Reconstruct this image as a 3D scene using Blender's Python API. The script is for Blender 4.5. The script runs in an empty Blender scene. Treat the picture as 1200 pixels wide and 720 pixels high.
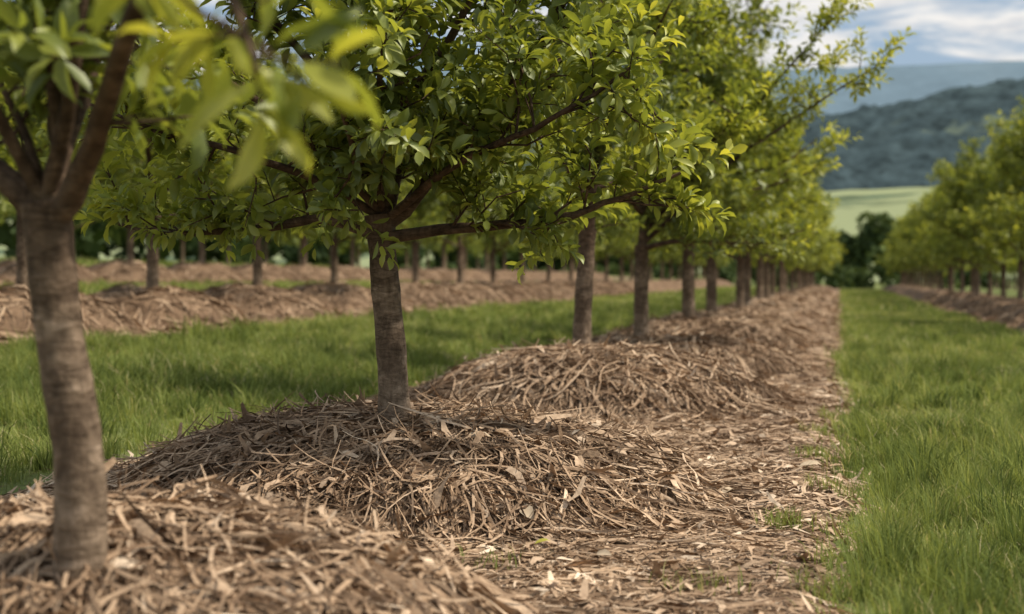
import bpy, math, numpy as np
from mathutils import Vector
R=math.radians
scene=bpy.context.scene
rng=np.random.default_rng(7)

# ------------------------------------------------------------------ helpers
def mesh_from(name,V,tris=None,quads=None,attrs=None,smooth=True):
    me=bpy.data.meshes.new(name)
    V=np.asarray(V,dtype=np.float32)
    nt=0 if tris is None else len(tris); nq=0 if quads is None else len(quads)
    me.vertices.add(len(V)); me.vertices.foreach_set('co',V.ravel())
    loops=[]; starts=[]; 
    if nt: loops.append(np.asarray(tris,dtype=np.int32).ravel())
    if nq: loops.append(np.asarray(quads,dtype=np.int32).ravel())
    L=np.concatenate(loops)
    me.loops.add(len(L)); me.loops.foreach_set('vertex_index',L)
    st=np.concatenate([np.arange(nt)*3, nt*3+np.arange(nq)*4]).astype(np.int32)
    tot=np.concatenate([np.full(nt,3),np.full(nq,4)]).astype(np.int32)
    me.polygons.add(nt+nq)
    me.polygons.foreach_set('loop_start',st)
    me.polygons.foreach_set('loop_total',tot)
    if attrs:
        for k,a in attrs.items():
            at=me.attributes.new(k,'FLOAT','POINT'); at.data.foreach_set('value',np.asarray(a,dtype=np.float32))
    me.update(calc_edges=True); me.validate()
    me.polygons.foreach_set('use_smooth',np.full(len(me.polygons),smooth,dtype=bool))
    return me
def add_obj(name,me,mat=None,parent=None,loc=(0,0,0)):
    o=bpy.data.objects.new(name,me); scene.collection.objects.link(o); o.location=loc
    if mat is not None and me is not None and len(me.materials)==0: me.materials.append(mat)
    if parent: o.parent=parent
    return o
def norm(v): return v/np.maximum(np.linalg.norm(v,axis=-1,keepdims=True),1e-9)
def sstep(a,b,x):
    t=np.clip((x-a)/(b-a),0,1); return t*t*(3-2*t)
_r=np.random.default_rng(99)
_W=[(_r.uniform(-1,1,2),_r.uniform(0,6.28)) for _ in range(40)]
def wnoise(x,y,scale,o=0,n=7):
    s=0
    for i in range(n):
        d,p=_W[(i+o*5)%40]; d=d/np.linalg.norm(d)*(0.6+0.25*i)
        s=s+np.sin((x*d[0]+y*d[1])*scale+p+1.3*np.sin((x*d[1]-y*d[0])*scale*.7+p*2))
    return s/n

# ------------------------------------------------------------------ node helpers
def newmat(name):
    m=bpy.data.materials.new(name); m.use_nodes=True; nt=m.node_tree; nt.nodes.clear()
    return m,nt
def N(nt,t,**kw):
    n=nt.nodes.new(t)
    for k,v in kw.items():
        if k.startswith('i_'):
            n.inputs[k[2:].replace('_',' ')].default_value=v
        else: setattr(n,k,v)
    return n
def ramp(nt,fac,stops):
    r=nt.nodes.new('ShaderNodeValToRGB'); nt.links.new(fac,r.inputs[0])
    e=r.color_ramp.elements
    while len(e)<len(stops): e.new(.5)
    for i,(p,c) in enumerate(stops):
        e[i].position=p; e[i].color=(c[0],c[1],c[2],1)
    return r.outputs[0]
def noise(nt,vec,scale,detail=4,rough=.55,dist=0):
    n=nt.nodes.new('ShaderNodeTexNoise'); n.inputs['Scale'].default_value=scale
    n.inputs['Detail'].default_value=detail; n.inputs['Roughness'].default_value=rough; n.inputs['Distortion'].default_value=dist
    if vec is not None: nt.links.new(vec,n.inputs['Vector'])
    return n.outputs['Fac']
def mapping(nt,scale):
    t=nt.nodes.new('ShaderNodeTexCoord'); m=nt.nodes.new('ShaderNodeMapping'); m.inputs['Scale'].default_value=scale
    nt.links.new(t.outputs['Object'],m.inputs['Vector']); return m.outputs[0]
def mth(nt,op,a,b):
    m=nt.nodes.new('ShaderNodeMath'); m.operation=op
    for i,v in enumerate((a,b)):
        if isinstance(v,(int,float)): m.inputs[i].default_value=v
        else: nt.links.new(v,m.inputs[i])
    return m.outputs[0]
def mixc(nt,f,a,b,mode='MIX'):
    m=nt.nodes.new('ShaderNodeMix'); m.data_type='RGBA'; m.blend_type=mode
    for s,v in ((0,f),(6,a),(7,b)):
        if isinstance(v,(int,float)): m.inputs[s].default_value=v
        elif isinstance(v,tuple): m.inputs[s].default_value=(v[0],v[1],v[2],1)
        else: nt.links.new(v,m.inputs[s])
    return m.outputs[2]

def leafy_mat(name,stops,trans=.45,rough=.5,spec=.12,tint=(1.25,1.15,.5)):
    m,nt=newmat(name)
    at=N(nt,'ShaderNodeAttribute',attribute_name='rnd')
    c=ramp(nt,at.outputs['Fac'],stops)
    d=N(nt,'ShaderNodeBsdfDiffuse'); t=N(nt,'ShaderNodeBsdfTranslucent'); g=N(nt,'ShaderNodeBsdfGlossy'); g.inputs['Roughness'].default_value=rough
    g.inputs['Color'].default_value=(.8,.85,.7,1)
    nt.links.new(c,d.inputs[0])
    tc=mixc(nt,1.0,c,tint,'MULTIPLY'); 
    nt.links.new(tc,t.inputs[0])
    m1=N(nt,'ShaderNodeMixShader'); m1.inputs[0].default_value=trans; nt.links.new(d.outputs[0],m1.inputs[1]); nt.links.new(t.outputs[0],m1.inputs[2])
    if spec>0:
        m2=N(nt,'ShaderNodeMixShader'); m2.inputs[0].default_value=spec; nt.links.new(m1.outputs[0],m2.inputs[1]); nt.links.new(g.outputs[0],m2.inputs[2])
        out=m2
    else: out=m1
    o=N(nt,'ShaderNodeOutputMaterial'); nt.links.new(out.outputs[0],o.inputs[0])
    return m
LEAF=leafy_mat('leaf',[(0,(.115,.155,.04)),(.3,(.19,.24,.05)),(.65,(.31,.355,.065)),(1,(.49,.50,.09))],trans=.52,tint=(1.4,1.25,.6),spec=.05,rough=.45)
GRASS=leafy_mat('grass_blades',[(0,(.075,.11,.035)),(.4,(.185,.235,.07)),(.75,(.31,.355,.115)),(1,(.56,.50,.29))],trans=.42,spec=.0,tint=(1.25,1.15,.75))
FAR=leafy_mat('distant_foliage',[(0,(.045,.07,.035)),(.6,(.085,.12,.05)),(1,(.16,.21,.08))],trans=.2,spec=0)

def bark_mat():
    m,nt=newmat('bark')
    v1=mapping(nt,(9,9,24)); v2=mapping(nt,(45,45,20)); v3=mapping(nt,(1,1,1))
    n1=noise(nt,v1,1,5,.65,.6); n2=noise(nt,v2,1,4,.6); n3=noise(nt,v3,2.5,3)
    n5=noise(nt,mapping(nt,(3,3,14)),1,3,.55); n6=noise(nt,mapping(nt,(5,5,3.5)),1,3,.6)
    c=ramp(nt,n1,[(.3,(.12,.092,.07)),(.5,(.225,.182,.138)),(.62,(.32,.265,.208)),(.75,(.47,.40,.33))])
    c2=ramp(nt,n2,[(.3,(.5,.47,.44)),(.7,(1.15,1.12,1.1))])
    c=mixc(nt,1.0,c,c2,'MULTIPLY')
    c=mixc(nt,1.0,c,ramp(nt,n6,[(.38,(.7,.66,.62)),(.62,(1.25,1.23,1.2))]),'MULTIPLY')
    band=ramp(nt,n5,[(.43,(1,1,1)),(.455,(.4,.37,.33)),(.48,(1,1,1))])
    c=mixc(nt,.75,c,band,'MULTIPLY')
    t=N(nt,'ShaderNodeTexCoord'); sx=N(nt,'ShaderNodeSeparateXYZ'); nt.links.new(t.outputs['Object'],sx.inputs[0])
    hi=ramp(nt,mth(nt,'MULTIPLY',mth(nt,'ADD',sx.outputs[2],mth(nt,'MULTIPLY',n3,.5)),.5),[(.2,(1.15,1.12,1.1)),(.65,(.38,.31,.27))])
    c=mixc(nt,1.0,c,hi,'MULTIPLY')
    b=N(nt,'ShaderNodeBsdfPrincipled'); b.inputs['Roughness'].default_value=.8; b.inputs['Specular IOR Level'].default_value=.2
    nt.links.new(c,b.inputs['Base Color'])
    bp=N(nt,'ShaderNodeBump'); bp.inputs['Strength'].default_value=.9; bp.inputs['Distance'].default_value=.015
    nt.links.new(mth(nt,'ADD',n1,mth(nt,'MULTIPLY',n2,.6)),bp.inputs['Height']); nt.links.new(bp.outputs[0],b.inputs['Normal'])
    o=N(nt,'ShaderNodeOutputMaterial'); nt.links.new(b.outputs[0],o.inputs[0]); return m
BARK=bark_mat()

def straw_mat():
    m,nt=newmat('straw_mulch')
    at=N(nt,'ShaderNodeAttribute',attribute_name='rnd')
    c=ramp(nt,at.outputs['Fac'],[(0,(.065,.044,.029)),(.25,(.22,.153,.102)),(.55,(.42,.31,.215)),(.85,(.62,.49,.365)),(1,(.76,.65,.52))])
    n=noise(nt,mapping(nt,(1,1,1)),45,3); n2=noise(nt,mapping(nt,(1,1,1)),1.8,4)
    c=mixc(nt,1.0,c,ramp(nt,n,[(.3,(.7,.66,.63)),(.7,(1.15,1.13,1.1))]),'MULTIPLY')
    c=mixc(nt,1.0,c,ramp(nt,n2,[(.35,(.72,.68,.65)),(.65,(1.15,1.13,1.1))]),'MULTIPLY')
    b=N(nt,'ShaderNodeBsdfPrincipled'); b.inputs['Roughness'].default_value=.75; b.inputs['Specular IOR Level'].default_value=.15
    nt.links.new(c,b.inputs['Base Color'])
    bp=N(nt,'ShaderNodeBump'); bp.inputs['Strength'].default_value=.5; bp.inputs['Distance'].default_value=.01
    nt.links.new(n,bp.inputs['Height']); nt.links.new(bp.outputs[0],b.inputs['Normal'])
    o=N(nt,'ShaderNodeOutputMaterial'); nt.links.new(b.outputs[0],o.inputs[0]); return m
STRAW=straw_mat()

def ground_mat():
    m,nt=newmat('ground')
    v=mapping(nt,(1,1,1))
    n=noise(nt,v,.35,4); n2=noise(nt,v,14,5,.65)
    c=ramp(nt,n2,[(.3,(.07,.085,.03)),(.55,(.145,.185,.055)),(.75,(.22,.26,.08))])
    c=mixc(nt,mth(nt,'MULTIPLY',n,.5),c,(.22,.235,.09))
    b=N(nt,'ShaderNodeBsdfPrincipled'); b.inputs['Roughness'].default_value=.9; b.inputs['Specular IOR Level'].default_value=.1
    nt.links.new(c,b.inputs['Base Color'])
    bp=N(nt,'ShaderNodeBump'); bp.inputs['Strength'].default_value=.8; bp.inputs['Distance'].default_value=.05
    nt.links.new(n2,bp.inputs['Height']); nt.links.new(bp.outputs[0],b.inputs['Normal'])
    o=N(nt,'ShaderNodeOutputMaterial'); nt.links.new(b.outputs[0],o.inputs[0]); return m
GROUND=ground_mat()

def simple_mat(name,stops,scale,rough=.9,bump=0,detail=5):
    m,nt=newmat(name); v=mapping(nt,(1,1,1)); n=noise(nt,v,scale,detail,.6)
    c=ramp(nt,n,stops); b=N(nt,'ShaderNodeBsdfPrincipled'); b.inputs['Roughness'].default_value=rough; b.inputs['Specular IOR Level'].default_value=.05
    nt.links.new(c,b.inputs['Base Color'])
    o=N(nt,'ShaderNodeOutputMaterial'); nt.links.new(b.outputs[0],o.inputs[0]); return m

# ------------------------------------------------------------------ terrain
def terr(x,y):
    s=np.clip(-3.6-x,0,None)
    return np.minimum(s*.068,1.5+0*s)*1.0 + .012*wnoise(x,y,.9,1)
ROW2=-9.3; ROW3=-17.; ROWR=4.45
T1Y=[3.0,6.23,11.1,14.6,19.4,23.3,28.1,32.4]+[36.3+4*i for i in range(20)]
T2Y=[8.2,11.7,15.05,18.1,21.8,25.2,30.8,34.3]+[38+3.8*i for i in range(20)]
T3Y=[16+4.*i for i in range(22)]
TRY=[24+3.6*i for i in range(25)]
MOUNDS=[(-1.95,3.45,1.12,.88,.27),(-1.90,6.28,1.33,1.20,.28),(-1.82,10.8,1.40,1.25,.35),(-1.75,14.7,1.40,1.15,.31)]
MOUNDS+=[(-1.8,y,1.45,1.4,.35) for y in T1Y[4:]]
M2=[(ROW2+.05,y,1.25,1.2,.42) for y in T2Y]
M3=[(ROW3,y,1.3,1.3,.42) for y in T3Y]
MR=[(ROWR,y,1.3,1.4,.38) for y in TRY]
def one_mound(x,y,m):
    cx,cy,rx,ry,H=m
    r=np.sqrt(((x-cx)/rx)**2+((y-cy)/ry)**2)*(1+.10*wnoise(x,y,2.1,2)+.05*wnoise(x,y,6.5,4))
    return H*np.clip(1-np.clip(r,0,None)**3.0,0,1)**.9*(1+.15*wnoise(x,y,3.7,3)+.08*wnoise(x,y,9.5,6))
def mound_h(x,y,ms):
    h=0*x
    for m in ms:
        if m[1]>y.max()+3 or m[1]<y.min()-3: continue
        h=np.maximum(h,one_mound(x,y,m))
    return h
STRIPS=[(-3.75,.08,MOUNDS,-1.85),(-10.9,-7.7,M2,ROW2),(-18.6,-15.4,M3,ROW3),(2.95,5.9,MR,ROWR)]
def strip_h(x,y,st):
    x0,x1,ms,c=st
    e=.13*wnoise(x*0+x0,y,1.6,4)+.09*wnoise(x,y,6,5)
    inside=np.minimum(x-x0,x1-x)+e
    base=-.10+.13*sstep(-.25,.25,inside)
    ra=.14 if st is STRIPS[0] else .03
    ridge=ra*sstep(15,23,y)*np.clip(1-((x-c)/1.35)**2,0,1)
    h=np.maximum(mound_h(x,y,ms),ridge*(1+.2*wnoise(x,y,2.5,6)))
    return terr(x,y)+base+h+.010*wnoise(x,y,9,7),inside

def grid(xs,ys,fn):
    X,Y=np.meshgrid(xs,ys); Z=fn(X,Y); V=np.stack([X,Y,Z],-1).reshape(-1,3)
    nx=len(xs); ny=len(ys); i=np.arange(nx-1)[None,:]+np.arange(ny-1)[:,None]*nx; i=i.ravel()
    return V,np.stack([i,i+1,i+nx+1,i+nx],-1)
def geo(a,b,n): return np.geomspace(a,b,n)
xs=np.concatenate([-geo(60,6000,30)[::-1],np.arange(-58,58,.5),geo(60,6000,30)])
ys=np.concatenate([-geo(10,3000,12)[::-1],np.arange(-8,60,.5),geo(62,9000,50)])
V,Q=grid(xs,ys,lambda x,y:terr(x,y))
add_obj('ground',mesh_from('ground',V,quads=Q),GROUND)

# ------------------------------------------------------------------ straw
def strands(n,sampler,hf,Lr,wr,rg,radial=None,K=7,lift=.02,endlift=.05,rr=(.15,.95),curv=1.6,stiff=.35,rolls=.8):
    cx,cy=sampler(n); n=len(cx)
    th=rg.uniform(0,2*np.pi,n)
    if radial is not None:
        a=np.arctan2(cy-radial[1],cx-radial[0])+rg.normal(0,.55,n); k=rg.random(n)<.45; th=np.where(k,a,th)
    L=rg.uniform(Lr[0],Lr[1],n)*rg.uniform(.6,1,n); s=(np.linspace(-.5,.5,K)[None,:])*L[:,None]
    kap=rg.normal(0,curv,n)[:,None]; w2=rg.normal(0,.016,n)[:,None]
    off=kap*s*s*.5+w2*np.sin(s/L[:,None]*9)
    x=cx[:,None]+np.cos(th)[:,None]*s-np.sin(th)[:,None]*off
    y=cy[:,None]+np.sin(th)[:,None]*s+np.cos(th)[:,None]*off
    h=hf(x,y)
    chord=h[:,:1]+(h[:,-1:]-h[:,:1])*np.linspace(0,1,K)[None,:]
    a=rg.uniform(0,stiff*2,n)[:,None]
    z=np.maximum(h*(1-a)+chord*a,h-.004)
    t=np.linspace(0,1,K)[None,:]
    z=z+np.minimum(rg.exponential(lift,n),lift*3)[:,None]*(.4+.6*np.sin(np.pi*t)) + (np.minimum(rg.exponential(endlift,n),endlift*3.5)*(rg.random(n)<.3))[:,None]*t**2.5
    P=np.stack([x,y,z],-1)
    T=norm(np.gradient(P,axis=1)); side=norm(np.cross(T,np.array([0,0,1.])))
    up=np.cross(side,T); roll=(rg.normal(0,.6*rolls,n)[:,None]+rg.normal(0,rolls,n)[:,None]*t)[...,None]
    wv=side*np.cos(roll)+up*np.sin(roll)
    w=(rg.uniform(wr[0],wr[1],n))[:,None]*(np.sin(np.pi*(t*.86+.07))**.5)
    A=P+wv*w[...,None]*.5; B=P-wv*w[...,None]*.5
    V=np.stack([A,B],2).reshape(-1,3)
    base=(np.arange(n)*K*2)[:,None]+np.arange(K-1)[None,:]*2; base=base.ravel()
    Q=np.stack([base,base+1,base+3,base+2],-1)
    rnd=np.repeat(np.clip(rg.beta(2.0,2.2,n)*(rr[1]-rr[0])+rr[0],0,1),K*2)
    return V,Q,rnd
def join(parts):
    Vs=[];Qs=[];Rs=[];o=0
    for V,Q,r in parts: Vs.append(V);Qs.append(Q+o);Rs.append(r);o+=len(V)
    return np.concatenate(Vs),np.concatenate(Qs),np.concatenate(Rs)
def disk(m,rg,k=1.05):
    def f(n):
        a=rg.uniform(0,2*np.pi,n); r=np.sqrt(rg.random(n))*k
        return m[0]+m[2]*r*np.cos(a), m[1]+m[3]*r*np.sin(a)
    return f
def rect(x0,x1,y0,y1,rg): 
    return lambda n:(rg.uniform(x0,x1,n),rg.uniform(y0,y1,n))

for si,st in enumerate(STRIPS):
    x0,x1,ms,c=st
    if si==0:
        yy=np.concatenate([np.arange(1.2,13,.04),np.arange(13,30,.1),np.arange(30,122,.4)]); xx=np.arange(x0-.4,x1+.4,.045)
    else:
        yy=np.arange(3.2 if si<3 else 16,122,.22); xx=np.arange(x0-.4,x1+.4,.12)
    V,Q=grid(xx,yy,lambda x,y:strip_h(x,y,st)[0])
    rr=np.clip(.22+.12*wnoise(V[:,0],V[:,1],11,1)+.1*wnoise(V[:,0],V[:,1],31,2),0,1)
    parts=[(V,Q,rr)]
    hf=lambda x,y,st=st:strip_h(x,y,st)[0]
    if si==0:
        parts.append(strands(38000,rect(x0-.1,x1+.22,2.4,12.5,rng),hf,(.05,.24),(.004,.010),rng,K=5,lift=.007,endlift=.014,rr=(.1,1)))
        parts.append(strands(3200,rect(x0,x1+.1,2.4,12.5,rng),hf,(.25,.6),(.005,.011),rng,K=8,lift=.014,endlift=.025,rr=(.1,1),curv=3))
        parts.append(strands(8500,rect(x0,x1+.18,2.4,12.5,rng),hf,(.05,.17),(.010,.034),rng,K=4,lift=.010,endlift=.02,rr=(.35,1.12),curv=3,rolls=.4))
        parts.append(strands(1500,rect(x1-.1,x1+.55,2.6,14,rng),hf,(.06,.3),(.005,.016),rng,K=5,lift=.02,endlift=.03,rr=(.4,1.1)))
        parts.append(strands(16000,rect(x0-.1,x1+.2,12,30,rng),hf,(.12,.4),(.010,.022),rng,K=5,lift=.012,endlift=.02,rr=(.15,1.05)))
        parts.append(strands(12000,rect(x0,x1+.1,30,90,rng),hf,(.3,.7),(.03,.06),rng,K=4,lift=.02,endlift=.03,rr=(.2,1)))
    else:
        parts.append(strands(26000 if si==1 else 9000,rect(x0-.1,x1+.1,yy[0],60,rng),hf,(.2,.6),(.015,.035),rng,K=5,lift=.02,endlift=.03,rr=(.05,.85)))
    V,Q,r=join(parts)
    add_obj('mulch_strip',mesh_from('mulch_strip',V,quads=Q,attrs={'rnd':r}),STRAW)
hf=lambda x,y:strip_h(x,y,STRIPS[0])[0]+.008
for i,(n,wr,Lr) in enumerate([(13000,(.005,.013),(.15,.6)),(24000,(.004,.0115),(.15,.75)),(13000,(.006,.015),(.2,.8)),(8000,(.01,.018),(.2,.7)),(5000,(.012,.022),(.25,.7)),(3500,(.015,.03),(.3,.8))]):
    m=MOUNDS[i]
    parts=[strands(n,disk(m,rng,.98),hf,Lr,wr,rng,radial=(m[0],m[1]),K=10,lift=.022,endlift=.038,curv=3.2,rr=(.0,.97),stiff=.28)]
    parts.append(strands(n//12,disk(m,rng,1.06),hf,(.08,.28),(.014,.040),rng,radial=(m[0],m[1]),K=6,lift=.026,endlift=.04,curv=3,rr=(.35,1.08),rolls=.6))
    V,Q,r=join(parts)
    add_obj('mulch_mound',mesh_from('mulch_mound',V,quads=Q,attrs={'rnd':r}),STRAW)

# ------------------------------------------------------------------ grass
def bladegeo(x,y,z,hh,th,lean,ww,rg):
    n=len(x)
    d=np.stack([np.cos(th),np.sin(th),0*th],-1); s=np.stack([-np.sin(th+rg.normal(0,.6,n)),np.cos(th),0*th],-1)
    p=np.stack([x,y,z],-1); up=np.array([0,0,1.])
    m=p+d*(lean*.3)[:,None]+up*(hh*.6)[:,None]; t=p+d*lean[:,None]+up*hh[:,None]*.9
    V=np.stack([p-s*ww[:,None]*.5,p+s*ww[:,None]*.5,m-s*ww[:,None]*.4,m+s*ww[:,None]*.4,t],1).reshape(-1,3)
    b=np.arange(n)*5
    return V,np.stack([b+2,b+3,b+4],-1),np.stack([b,b+1,b+3,b+2],-1)
def blades(n,x0,x1,y0,y1,h,w,rg):
    x=rg.uniform(x0,x1,n); y=rg.uniform(y0,y1,n)
    gx=np.sin(x*23+3*np.sin(y*7))*.03; gy=np.sin(y*21+3*np.sin(x*8))*.03; x=x+gx; y=y+gy
    keep=np.ones(n,bool)
    for st in STRIPS:
        ins=strip_h(x,y,st)[1]; keep&=(ins<rg.normal(-.02,.10,n))
    dens=wnoise(x,y,1.3,3)+.6*wnoise(x,y,4.5,6)+.5*wnoise(x,y,11,2)
    keep&=(dens>rg.uniform(-1.3,-.1,n))
    x=x[keep];y=y[keep];dens=dens[keep];n=len(x)
    hh=h*rg.uniform(.4,1.35,n)*(1+.8*np.clip(dens,-.75,1.1)); th=rg.uniform(0,6.28,n)+1.2*wnoise(x,y,2.2,1); lean=rg.uniform(.1,1.1,n)*hh
    V,T,Q=bladegeo(x,y,terr(x,y)-.005,hh,th,lean,w*rg.uniform(.6,1.3,n),rg)
    r=np.clip(rg.beta(2,2,n)*.6+.15+.45*wnoise(x,y,.8,5)+.30*wnoise(x,y,3.1,2),0,.88); r=np.where(rg.random(n)<.06,1.,r)
    return V,T,Q,np.repeat(r,5)
def tussocks(k,x0,x1,y0,y1,h,w,per,rg):
    cx=rg.uniform(x0,x1,k); cy=rg.uniform(y0,y1,k); sc=rg.uniform(.6,1.3,k); cr=rg.uniform(.05,.75,k)
    ok=np.ones(k,bool)
    for st in STRIPS: ok&=strip_h(cx,cy,st)[1]<-.02
    cx,cy,sc,cr=cx[ok],cy[ok],sc[ok],cr[ok]
    n=len(cx)*per; X=np.repeat(cx,per);Y=np.repeat(cy,per);S=np.repeat(sc,per)
    a=rg.uniform(0,6.28,n); q=np.abs(rg.normal(0,.06,n))*S; x=X+q*np.cos(a);y=Y+q*np.sin(a)
    hh=h*S*rg.uniform(.5,1.3,n); V,T,Q=bladegeo(x,y,terr(x,y)-.005,hh,a+rg.normal(0,.5,n),hh*rg.uniform(.1,.9,n),w*rg.uniform(.6,1.3,n),rg)
    return V,T,Q,np.repeat(np.clip(np.repeat(cr,per)+rg.normal(0,.12,n),0,.95),5)
G=[]
def gb(*a): G.append(blades(*a,rng))
gb(95000,-.4,3.1,2.6,8,.10,.0042)
gb(80000,-.4,3.1,8,18,.10,.0075)
gb(45000,-.3,3.1,18,40,.12,.014)
gb(22000,-.3,3.1,40,110,.13,.03)
gb(45000,-7.9,-3.6,4.5,10,.11,.006)
gb(85000,-7.9,-3.6,10,22,.12,.010)
gb(35000,-7.9,-3.6,22,50,.13,.018)
gb(14000,-7.9,-3.6,50,110,.13,.035)
gb(40000,-15.5,-10.8,10,50,.14,.02)
gb(26000,-30,-18.4,20,70,.16,.03)
G.append(tussocks(420,.0,3.1,3.5,10,.19,.0045,60,rng))
G.append(tussocks(420,.0,3.1,10,26,.20,.009,35,rng))
G.append(tussocks(500,-7.9,-3.7,5,14,.20,.007,45,rng))
G.append(tussocks(500,-7.9,-3.7,14,34,.22,.013,30,rng))
o=0;Vs=[];Ts=[];Qs=[];Rs=[]
for V,T,Q,r in G: Vs.append(V);Ts.append(T+o);Qs.append(Q+o);Rs.append(r);o+=len(V)
add_obj('grass',mesh_from('grass',np.concatenate(Vs),np.concatenate(Ts),np.concatenate(Qs),{'rnd':np.concatenate(Rs)}),GRASS)
def tuft(cx,cy,n,h,w):
    x=cx+rng.normal(0,.06,n); y=cy+rng.normal(0,.06,n); z=strip_h(x,y,STRIPS[0])[0]
    hh=h*rng.uniform(.4,1.1,n)
    V,T,Q=bladegeo(x,y,z,hh,rng.uniform(0,6.28,n),rng.uniform(.2,1.,n)*hh,w*rng.uniform(.6,1.3,n),rng)
    return mesh_from('grass_tuft',V,T,Q,{'rnd':np.repeat(rng.uniform(.3,.9,n),5)})
for cx,cy,n,h in [(-.20,5.6,150,.09),(-.42,4.45,50,.08),(-1.12,4.65,35,.08),(-.12,7.9,110,.09),(-.05,4.5,110,.1),(-.05,6.7,90,.09),(-.02,10,160,.1),(.02,5.0,120,.1),(-.1,9.0,100,.1)]:
    add_obj('grass_tuft',tuft(cx,cy,n,h,.0045),GRASS)

# ------------------------------------------------------------------ trees
class TB:
    def __init__(s): s.V=[];s.Q=[];s.o=0
    def tube(s,P,Rr,n):
        P=np.asarray(P,float);Rr=np.asarray(Rr,float);T=norm(np.gradient(P,axis=0))
        ref=np.array([1,.13,.07]) if abs(T[0][2])>.6 else np.array([.05,.1,1.])
        a=norm(np.cross(T,ref)); b=np.cross(T,a); ang=np.linspace(0,2*np.pi,n,endpoint=False)
        ring=P[:,None,:]+Rr[:,None,None]*(a[:,None,:]*np.cos(ang)[None,:,None]+b[:,None,:]*np.sin(ang)[None,:,None])
        K=len(P); s.V.append(ring.reshape(-1,3))
        i=np.arange(K-1)[:,None]*n+np.arange(n)[None,:]; j=np.arange(K-1)[:,None]*n+(np.arange(n)[None,:]+1)%n
        q=np.stack([i,j,j+n,i+n],-1).reshape(-1,4)+s.o; s.Q.append(q); s.o+=K*n
    def mesh(s,name): return mesh_from(name,np.concatenate(s.V),quads=np.concatenate(s.Q))
def smooth_path(pts,k):
    pts=np.asarray(pts,float); n=len(pts); t=np.linspace(0,n-1,k); out=[]
    for u in t:
        i=min(int(u),n-2); f=u-i
        p0=pts[max(i-1,0)];p1=pts[i];p2=pts[i+1];p3=pts[min(i+2,n-1)]
        out.append(.5*((2*p1)+(-p0+p2)*f+(2*p0-5*p1+4*p2-p3)*f*f+(-p0+3*p1-3*p2+p3)*f**3))
    return np.array(out)
LT_hi=(np.array([[0,0,0],[.22,-.30,.05],[.22,0,0],[.22,.30,.05],[.55,-.5,.04],[.55,0,-.03],[.55,.5,.04],[.82,-.34,-.03],[.82,0,-.09],[.82,.34,-.03],[1,0,-.2]]),
  np.array([[0,1,2],[0,2,3],[7,10,8],[8,10,9]]),np.array([[1,4,5,2],[2,5,6,3],[4,7,8,5],[5,8,9,6]]))
LT_lo=(np.array([[0,0,0],[.5,-.48,.03],[1,0,-.12],[.5,.48,.03]]),np.array([[0,1,2],[0,2,3]]),None)
def leaves_mesh(name,shoots,K,Lr,rg,hi,droop=0.,wide=.44,cap=1.0):
    P0=np.array([s[0] for s in shoots]);D=norm(np.array([s[1] for s in shoots]));L=np.array([s[2] for s in shoots]);O=np.array([s[3] for s in shoots])
    S=len(P0); k=np.arange(K)[None,:]; t=((k+.6)/K)**.8*np.ones((S,1)); t=np.clip(t+rg.normal(0,.05,(S,K)),0.02,1)
    ref=np.where(np.abs(D[:,2:3])>.8,np.array([[1.,0,0]]),np.array([[0,0,1.]]))
    a=norm(np.cross(D,ref)); b=np.cross(D,a)
    ph=rg.uniform(0,6.28,(S,1))+k*2.4+rg.normal(0,.3,(S,K))
    rad=a[:,None,:]*np.cos(ph)[...,None]+b[:,None,:]*np.sin(ph)[...,None]
    ax=(.35+1.1*t**2)[...,None]
    up=np.array([0,0,1.])
    ld=norm(D[:,None,:]*ax+rad+up*.12+rg.normal(0,.18,(S,K,3))-up*droop)
    pos=P0[:,None,:]+D[:,None,:]*(L[:,None]*t)[...,None]+ld*.012
    N0=up*.75+D[:,None,:]*.6+rg.normal(0,.35,(S,K,3))
    sd=norm(np.cross(N0,ld)); nn=np.cross(ld,sd)
    ll=rg.uniform(Lr[0],Lr[1],(S,K))*(1-.25*t**3); ww=ll*wide*rg.uniform(.8,1.2,(S,K)); cu=rg.uniform(.3,2.4,(S,K))
    tv,tt,tq=LT_hi if hi else LT_lo
    f=lambda z:z.reshape(-1,1,1) if z.ndim==2 else z.reshape(-1,1,3)
    Vv=f(pos)+f(ld)*(f(ll)*tv[None,:,0:1])+f(sd)*(f(ww)*tv[None,:,1:2])+f(nn)*(f(ll)*(tv[None,:,2:3]*f(cu)))
    n=S*K; nv=len(tv); o=(np.arange(n)*nv)[:,None,None]
    T=(tt[None]+o).reshape(-1,3); Qd=None if tq is None else (tq[None]+o).reshape(-1,4)
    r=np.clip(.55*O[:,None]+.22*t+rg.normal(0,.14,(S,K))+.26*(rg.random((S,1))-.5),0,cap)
    return mesh_from(name,Vv.reshape(-1,3),T,Qd,{'rnd':np.repeat(r.ravel(),nv)})

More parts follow.
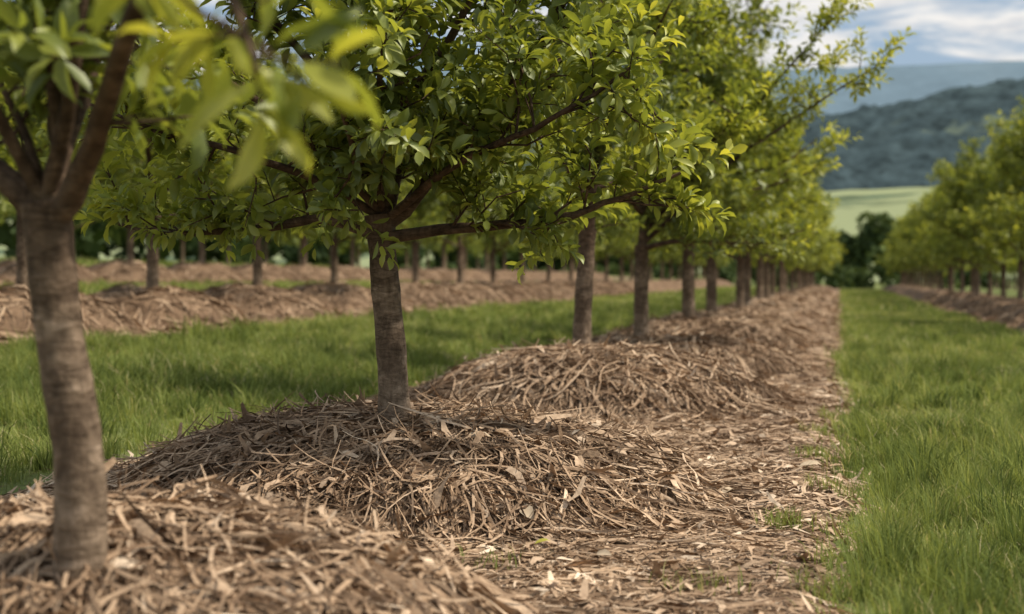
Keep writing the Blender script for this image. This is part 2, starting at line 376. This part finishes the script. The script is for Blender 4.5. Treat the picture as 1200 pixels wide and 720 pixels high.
def make_tree(seed,H=4.4,Rd=1.75,fork=.95,r0=.075,lean=(0,0),nl=15,K=11,leaf=(.06,.095),hi=False,limbs=None,sub=.11,shoot=.075,twigs=True,el0=8,wide=.44,zmin=.62,leader=True,start=None,extra=None,bare=()):
    rg=np.random.default_rng(seed); tb=TB(); shoots=[]
    top=np.array([lean[0],lean[1],fork])
    tr=smooth_path([(0,0,-.25),(0,0,0),(lean[0]*.2+rg.normal(0,.008),lean[1]*.2,fork*.35),(lean[0]*.65,lean[1]*.6,fork*.7),top],26)
    zz=tr[:,2]; rr=r0*(1+.30*np.exp(-np.clip(zz,0,9)/.05)-.14*zz/fork+.10*sstep(fork-.15,fork,zz)) 
    rr=rr*(1+.03*np.sin(zz*23+seed)+.02*np.sin(zz*51)); tb.tube(tr,rr,18)
    paths=[]
    if leader:
        lp=smooth_path([top-np.array([0,0,.08]),top+np.array([rg.normal(0,.05),rg.normal(0,.05),.5]),top+np.array([rg.normal(0,.12),rg.normal(0,.12),(H-fork)*.55]),top+np.array([rg.normal(0,.15),rg.normal(0,.15),(H-fork)*.95])],16)
        paths.append((lp,r0*.72,.008,1.))
    if limbs:
        for li,(pts,ra,rb) in enumerate(limbs):
            p=smooth_path(pts,18); p[1:]+=np.cumsum(rg.normal(0,.006,(17,3)),axis=0); paths.append((p,ra,rb,3. if li in bare else 1.))
    for i in range(nl):
        f=(i/max(nl-1,1))**.9
        az=i*2.4+rg.normal(0,.35)+seed
        zs=(start or fork)-.05+f*(H-(start or fork))*.72
        if leader: j=np.argmin(abs(lp[:,2]-zs)); s0=lp[j] if zs>fork else top-np.array([0,0,.04])
        else: s0=top
        L=Rd*(1.0-.55*f)*rg.uniform(.75,1.2)
        el=R(el0+f*45+rg.normal(0,7)); 
        d=np.array([math.cos(az)*math.cos(el),math.sin(az)*math.cos(el),math.sin(el)])
        pts=[s0]
        for k in range(4):
            d=norm(d+rg.normal(0,.16,3)+np.array([0,0,.10 if k<2 else .14])); pts.append(pts[-1]+d*L/4)
        paths.append((smooth_path(pts,14),r0*(.42-.2*f),.006,1.))
    cz=(H+fork)/2
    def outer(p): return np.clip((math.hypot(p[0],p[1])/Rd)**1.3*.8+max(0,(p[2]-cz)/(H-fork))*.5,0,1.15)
    for pi,(p,ra,rb,bk) in enumerate(paths):
        t=np.linspace(0,1,len(p)); tb.tube(p,rb+(ra-rb)*(1-t)**1.1,10 if ra>.02 else 6)
        seg=np.linalg.norm(np.diff(p,axis=0),axis=1); cum=np.concatenate([[0],np.cumsum(seg)]); L=cum[-1]
        s=.25+rg.random()*.1
        while s<L:
            q=np.array([np.interp(s,cum,p[:,k]) for k in range(3)]); j=min(np.searchsorted(cum,s),len(p)-1); tdir=norm(p[j]-p[j-1])
            rn=norm(rg.normal(0,1,3)); d=norm(tdir*.45+rn*.95+np.array([0,0,.15])); f=s/L
            l2=rg.uniform(.28,.62)*(1-.35*f)*(Rd/1.7)/(1 if bk==1 else 1.6)
            q2=[q]; 
            for k in range(3): d=norm(d+rg.normal(0,.2,3)+np.array([0,0,.10])); q2.append(q2[-1]+d*l2/3)
            q2=np.array(q2)
            if q2[-1][2]<zmin: s+=sub*.5*bk; continue
            if twigs: tb.tube(q2,[.008*(1-.3*f),.006,.0045,.003],5)
            u=.10
            while u<=1.0:
                x=u*3; k=min(int(x),2); c=q2[k]+(q2[k+1]-q2[k])*(x-k)
                sd=norm(norm(q2[k+1]-q2[k])*.55+norm(rg.normal(0,1,3))*.8+np.array([0,0,.25])); sl=rg.uniform(.07,.20)
                if c[2]>zmin:
                    shoots.append((c,sd,sl,outer(c)))
                    if hi: tb.tube(np.array([c,c+sd*sl*.5,c+sd*sl]),[.0035,.003,.002],4)
                u+=shoot/l2
            shoots.append((q2[-1],norm(q2[-1]-q2[-2]),rg.uniform(.12,.26),min(1.2,outer(q2[-1])+.15)))
            s+=sub*bk*rg.uniform(.7,1.3)
        if bk==1: shoots.append((p[-1],norm(p[-1]-p[-2]),.24,1.1))
    ms=[]
    if extra:
        es=[]
        for q,d,l in extra:
            q=np.array(q);d=norm(np.array(d,float)); es.append((q,d,l,rg.uniform(.6,1.2))); tb.tube(np.array([q,q+d*l*.5,q+d*l]),[.004,.003,.002],5)
        ms=[leaves_mesh('hanging_leaves',es,6,(.11,.15),rg,True,wide=.32,droop=.35,cap=.9)]
    return [tb.mesh('trunk'),leaves_mesh('foliage',shoots,K,leaf,rg,hi,wide=wide)]+ms
def place(meshes,x,y,z,rot=0,sc=(1,1,1)):
    e=bpy.data.objects.new('fruit_tree',None); scene.collection.objects.link(e); e.location=(x,y,z); e.rotation_euler=(0,0,rot); e.scale=sc
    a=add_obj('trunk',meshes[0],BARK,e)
    for mm,nm in zip(meshes[1:],('foliage','hanging_leaves')): add_obj(nm,mm,LEAF,e)
    return e
# near left tree
limbsA=[([(-.06,0,.88),(.08,-.06,1.02),(.27,-.25,1.20),(.55,-.6,1.37),(.76,-.86,1.30),(.88,-1.02,1.09)],.036,.005),
        ([(-.06,0,.88),(-.2,.0,1.02),(-.45,.1,1.19),(-.8,.1,1.44)],.032,.008),
        ([(-.06,0,.92),(-.08,.05,1.22),(.02,.1,1.7),(.1,.1,2.6)],.030,.008)]
ex=[((.88,-1.02,1.09),(.95,.25,-.1),.13),((.87,-1.0,1.08),(.2,0,-1),.09),((.82,-.93,1.19),(-.5,.1,-.5),.09),((.88,-1.0,1.11),(.7,.1,-.6),.10),((.76,-.86,1.29),(.8,.3,.2),.12),((.88,-1.0,1.17),(.8,.2,.5),.12),((.7,-.78,1.32),(-.6,-.1,-.3),.1)]
tA=make_tree(3,H=3.4,Rd=1.0,fork=.93,r0=.062,lean=(-.08,0),nl=7,K=9,leaf=(.085,.12),hi=True,limbs=limbsA,el0=38,sub=.17,shoot=.12,zmin=1.08,start=1.4,leader=False,wide=.40,extra=ex,bare=(0,))
place(tA,-1.73,3.0,.24)
# main tree
limbsB=[([(-.05,0,.90),(-.35,-.05,.99),(-.8,0,.96),(-1.15,.1,.95),(-1.4,.1,.98)],.030,.007),
        ([(-.03,0,.90),(.35,-.05,.94),(.75,-.1,.95),(1.05,-.12,1.02),(1.32,-.1,1.14)],.030,.007),
        ([(-.05,0,.94),(.13,0,1.10),(.42,0,1.40),(.62,0,1.62),(.88,0,2.07),(1.08,0,2.7)],.040,.010),
        ([(-.04,0,.98),(.4,-.35,1.2),(.85,-.5,1.35),(1.15,-.5,1.55)],.022,.006),
        ([(-.06,0,1.0),(-.45,-.35,1.22),(-.9,-.4,1.35),(-1.3,-.3,1.45)],.022,.006),
        ([(-.06,0,1.0),(-.3,-.5,1.35),(-.6,-.8,1.6),(-.8,-.9,1.95)],.020,.006),
        ([(-.06,0,1.0),(.1,-.5,1.35),(.2,-.8,1.7),(.3,-.9,2.0)],.020,.006)]
tB=make_tree(11,H=3.9,Rd=1.4,fork=1.0,r0=.071,lean=(-.07,0),nl=15,K=13,leaf=(.065,.108),hi=True,limbs=limbsB,el0=12,sub=.095,shoot=.078,zmin=.86,start=1.1)
place(tB,-1.955,6.12,.28)
tC=make_tree(21,H=4.5,Rd=1.6,fork=1.02,r0=.076,lean=(.05,0),nl=18,K=12,leaf=(.075,.11),hi=True,sub=.11,shoot=.085,zmin=.92,el0=14)
place(tC,-2.0,11.1,.35)
limbsD=[([(0,0,1.0),(.7,0,1.7),(1.4,-.1,2.2),(2.3,-.2,2.75)],.03,.006),([(0,0,1.1),(.7,.2,1.9),(1.3,.2,2.6),(1.9,.2,3.3)],.03,.006)]
tD=make_tree(31,H=4.9,Rd=1.75,fork=1.0,r0=.08,nl=18,K=11,leaf=(.08,.12),hi=False,sub=.11,shoot=.085,zmin=.9,el0=14,limbs=limbsD)
place(tD,-2.0,14.6,.33)
VAR=[make_tree(40+i,H=4.7,Rd=1.85,fork=1.02,r0=.08,nl=18,K=10,leaf=(.10,.15),hi=False,sub=.14,shoot=.105,zmin=.85,el0=12,twigs=True) for i in range(4)]
rt=np.random.default_rng(5)
def row(x,ys,z,s0=1.):
    for i,y in enumerate(ys):
        s=s0*rt.uniform(.9,1.1)
        place(VAR[int(rt.integers(4))],x+rt.normal(0,.06),y,z,rt.uniform(0,6.28),(s*rt.uniform(.95,1.1),s*rt.uniform(.95,1.1),s))
row(-2.0,T1Y[4:],.33,1.08)
row(ROW2,T2Y,float(terr(np.array(ROW2),np.array(20.)))+.36,1.0)
row(ROW3,T3Y,float(terr(np.array(ROW3),np.array(20.)))+.36,1.05)
row(ROWR,TRY,.34,1.0)
row(-25,[26+4.2*i for i in range(20)],1.45,1.1)
row(12,[60+4.5*i for i in range(14)],.3)

# ------------------------------------------------------------------ distant trees
def blobs(name,items,rg,leaf=.5,dens=900):
    Ps=[];Rn=[]
    for (x,y,z,rx,h) in items:
        nc=9; 
        for c in range(nc):
            a=rg.uniform(0,6.28); q=rg.uniform(0,.6)*rx; cz=z+h*rg.uniform(.2,.85); cr=rx*rg.uniform(.35,.6)*(1.15-.5*(cz-z)/h)
            n=dens//nc; d=norm(rg.normal(0,1,(n,3)))*cr*rg.uniform(.75,1.05,(n,1))
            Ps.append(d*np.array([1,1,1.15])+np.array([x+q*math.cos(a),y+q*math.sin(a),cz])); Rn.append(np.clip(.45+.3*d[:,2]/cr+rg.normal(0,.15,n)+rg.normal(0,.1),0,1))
    P=np.concatenate(Ps);r=np.concatenate(Rn);n=len(P)
    u=norm(rg.normal(0,1,(n,3)));w=norm(np.cross(u,rg.normal(0,1,(n,3))))
    s=leaf*rg.uniform(.5,1.2,(n,1))
    V=np.stack([P-u*s,P-w*s*.7,P+u*s,P+w*s*.7],1).reshape(-1,3); b=np.arange(n)*4
    add_obj(name,mesh_from(name,V,quads=np.stack([b,b+1,b+2,b+3],-1),attrs={'rnd':np.repeat(r,4)}),FAR)
it=[]
rb=np.random.default_rng(77)
for x in np.arange(-60,60,4.): it.append((x+rb.normal(0,1),215+rb.normal(0,6),-.5,3.6,rb.uniform(5.5,8)))
for x in (-7,-3,.5,4.,6.5): it.append((x,200+rb.normal(0,3),-.5,3.4,rb.uniform(9,12)))
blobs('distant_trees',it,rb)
it=[(x+rb.normal(0,.5),128+rb.normal(0,1.5),-.3,1.7,rb.uniform(1.8,2.8)) for x in np.arange(-40,40,2.2)]
blobs('hedge',it,rb,.25,500)
it=[(-46+rb.normal(0,2.5),y,1.2,4.5,rb.uniform(9,13)) for y in np.arange(25,190,5.5)]
it+=[(x,185+rb.normal(0,4),1.,4.5,rb.uniform(9,13)) for x in np.arange(-48,-12,5.5)]
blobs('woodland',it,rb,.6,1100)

# ------------------------------------------------------------------ hills
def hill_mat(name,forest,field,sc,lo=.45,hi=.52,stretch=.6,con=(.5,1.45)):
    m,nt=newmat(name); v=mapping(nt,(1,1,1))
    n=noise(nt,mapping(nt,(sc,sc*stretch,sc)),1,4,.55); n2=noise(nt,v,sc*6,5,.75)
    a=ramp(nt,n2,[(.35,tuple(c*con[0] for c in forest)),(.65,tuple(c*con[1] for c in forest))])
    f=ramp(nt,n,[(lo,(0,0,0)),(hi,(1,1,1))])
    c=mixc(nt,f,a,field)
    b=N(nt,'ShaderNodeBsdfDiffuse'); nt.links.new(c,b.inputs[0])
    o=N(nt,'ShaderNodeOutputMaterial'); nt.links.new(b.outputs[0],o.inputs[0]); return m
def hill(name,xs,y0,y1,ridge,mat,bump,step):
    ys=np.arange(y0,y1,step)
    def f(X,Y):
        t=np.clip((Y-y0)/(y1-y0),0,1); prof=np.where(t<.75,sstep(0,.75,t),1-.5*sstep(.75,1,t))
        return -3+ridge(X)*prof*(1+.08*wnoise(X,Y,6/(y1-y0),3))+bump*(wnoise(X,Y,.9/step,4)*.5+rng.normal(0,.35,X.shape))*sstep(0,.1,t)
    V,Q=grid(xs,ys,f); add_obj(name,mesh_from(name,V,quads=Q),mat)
hill('hill',np.arange(-500,700,9.),260,820,lambda x:39+6*np.sin(x/90.+1),hill_mat('field_hill',(.06,.09,.06),(.24,.275,.155),.011,.41,.45,1.2),.8,9.)
hill('hill',np.arange(-1600,1800,14.),850,2100,lambda x:203+26*np.sin(x/330.-.2)+.05*x+8*np.sin(x/90.),hill_mat('hazed_forest_hill',(.046,.068,.076),(.10,.13,.105),.0075,.60,.64,.8,(.5,1.45)),11,14.)  # forest and field colours have bluish aerial haze mixed into them
hill('hill',np.arange(-5000,5500,60.),2800,6000,lambda x:770+60*np.sin(x/900.+3.6)+30*np.sin(x/310.),hill_mat('hazed_far_hill',(.135,.195,.245),(.16,.22,.265),.002,.5,.7,.6,(.9,1.1)),8,60.)  # distance haze painted as blue base colour, not view dependent

# ------------------------------------------------------------------ small things
m=simple_mat('dry_leaf',[(.3,(.42,.33,.23)),(.7,(.55,.45,.33))],30)
def dleaf(x,y,s,a,rgb=None):
    z=float(strip_h(np.array([x]),np.array([y]),STRIPS[0])[0][0])+.035
    tv,tt,tq=LT_hi; V=tv*np.array([s,s*.45,s*1.2]); c,sn=math.cos(a),math.sin(a)
    V=np.stack([V[:,0]*c-V[:,1]*sn,V[:,0]*sn+V[:,1]*c,V[:,2]],-1)
    o=add_obj('fallen_leaf',mesh_from('fallen_leaf',V,tt,tq,{'rnd':np.full(11,1.)}),rgb or m,loc=(x,y,z)); o.rotation_euler=(.35,-.2,0)
dleaf(-1.55,5.70,.15,.3); dleaf(-.75,4.75,.09,2.5); dleaf(-.5,6.2,.10,1.); dleaf(-1.2,5.35,.12,5.2); dleaf(-.2,7.2,.12,.2)
dleaf(-1.55,4.35,.07,2.,LEAF); dleaf(-1.05,4.9,.06,.5,LEAF)

# ------------------------------------------------------------------ world, sun, camera
SE,SA=R(55),R(80)   # elevation, azimuth from +Y towards +X
w=bpy.data.worlds.new('World'); scene.world=w; w.use_nodes=True; nt=w.node_tree; nt.nodes.clear()
sky=N(nt,'ShaderNodeTexSky'); sky.sky_type='NISHITA'; sky.sun_disc=False; sky.sun_elevation=SE; sky.sun_rotation=SA; sky.air_density=1.1; sky.dust_density=2.5
tc=N(nt,'ShaderNodeTexCoord'); mp=N(nt,'ShaderNodeMapping'); mp.inputs['Scale'].default_value=(4.5,4.5,20); mp.inputs['Location'].default_value=(.3,.2,.1); nt.links.new(tc.outputs['Generated'],mp.inputs[0])
cn=noise(nt,mp.outputs[0],1.5,7,.58,.5)
mask=ramp(nt,cn,[(.45,(0,0,0)),(.55,(1,1,1))])
n2=noise(nt,mp.outputs[0],3.0,6,.6,.3)
cc=ramp(nt,n2,[(.38,(5.2,5.2,5.3)),(.58,(7.4,7.1,6.7))])
skyc=mixc(nt,.75,sky.outputs[0],(2.6,3.5,4.6))
col=mixc(nt,mth(nt,'MULTIPLY',mask,.9),skyc,cc)
bg=N(nt,'ShaderNodeBackground'); bg.inputs[1].default_value=.135; nt.links.new(col,bg.inputs[0])
o=N(nt,'ShaderNodeOutputWorld'); nt.links.new(bg.outputs[0],o.inputs[0])
sd=bpy.data.lights.new('sun','SUN'); sd.energy=5.0; sd.angle=R(4); sd.color=(1,.89,.73)
so=bpy.data.objects.new('sun',sd); scene.collection.objects.link(so)
dirv=Vector((math.sin(SA)*math.cos(SE),math.cos(SA)*math.cos(SE),math.sin(SE)))
so.rotation_euler=dirv.to_track_quat('Z','Y').to_euler(); so.location=(10,10,20)
cd=bpy.data.cameras.new('camera'); cd.lens=50; cd.sensor_width=36; cd.clip_start=.05; cd.clip_end=20000
co=bpy.data.objects.new('camera',cd); scene.collection.objects.link(co); co.location=(0,0,1.0)
co.rotation_euler=(R(90-1.2),0,R(13.0))
cd.dof.use_dof=True; cd.dof.focus_distance=6.0; cd.dof.aperture_fstop=2.0
scene.camera=co
scene.view_settings.view_transform='Standard'; scene.view_settings.look='None'; scene.view_settings.exposure=0
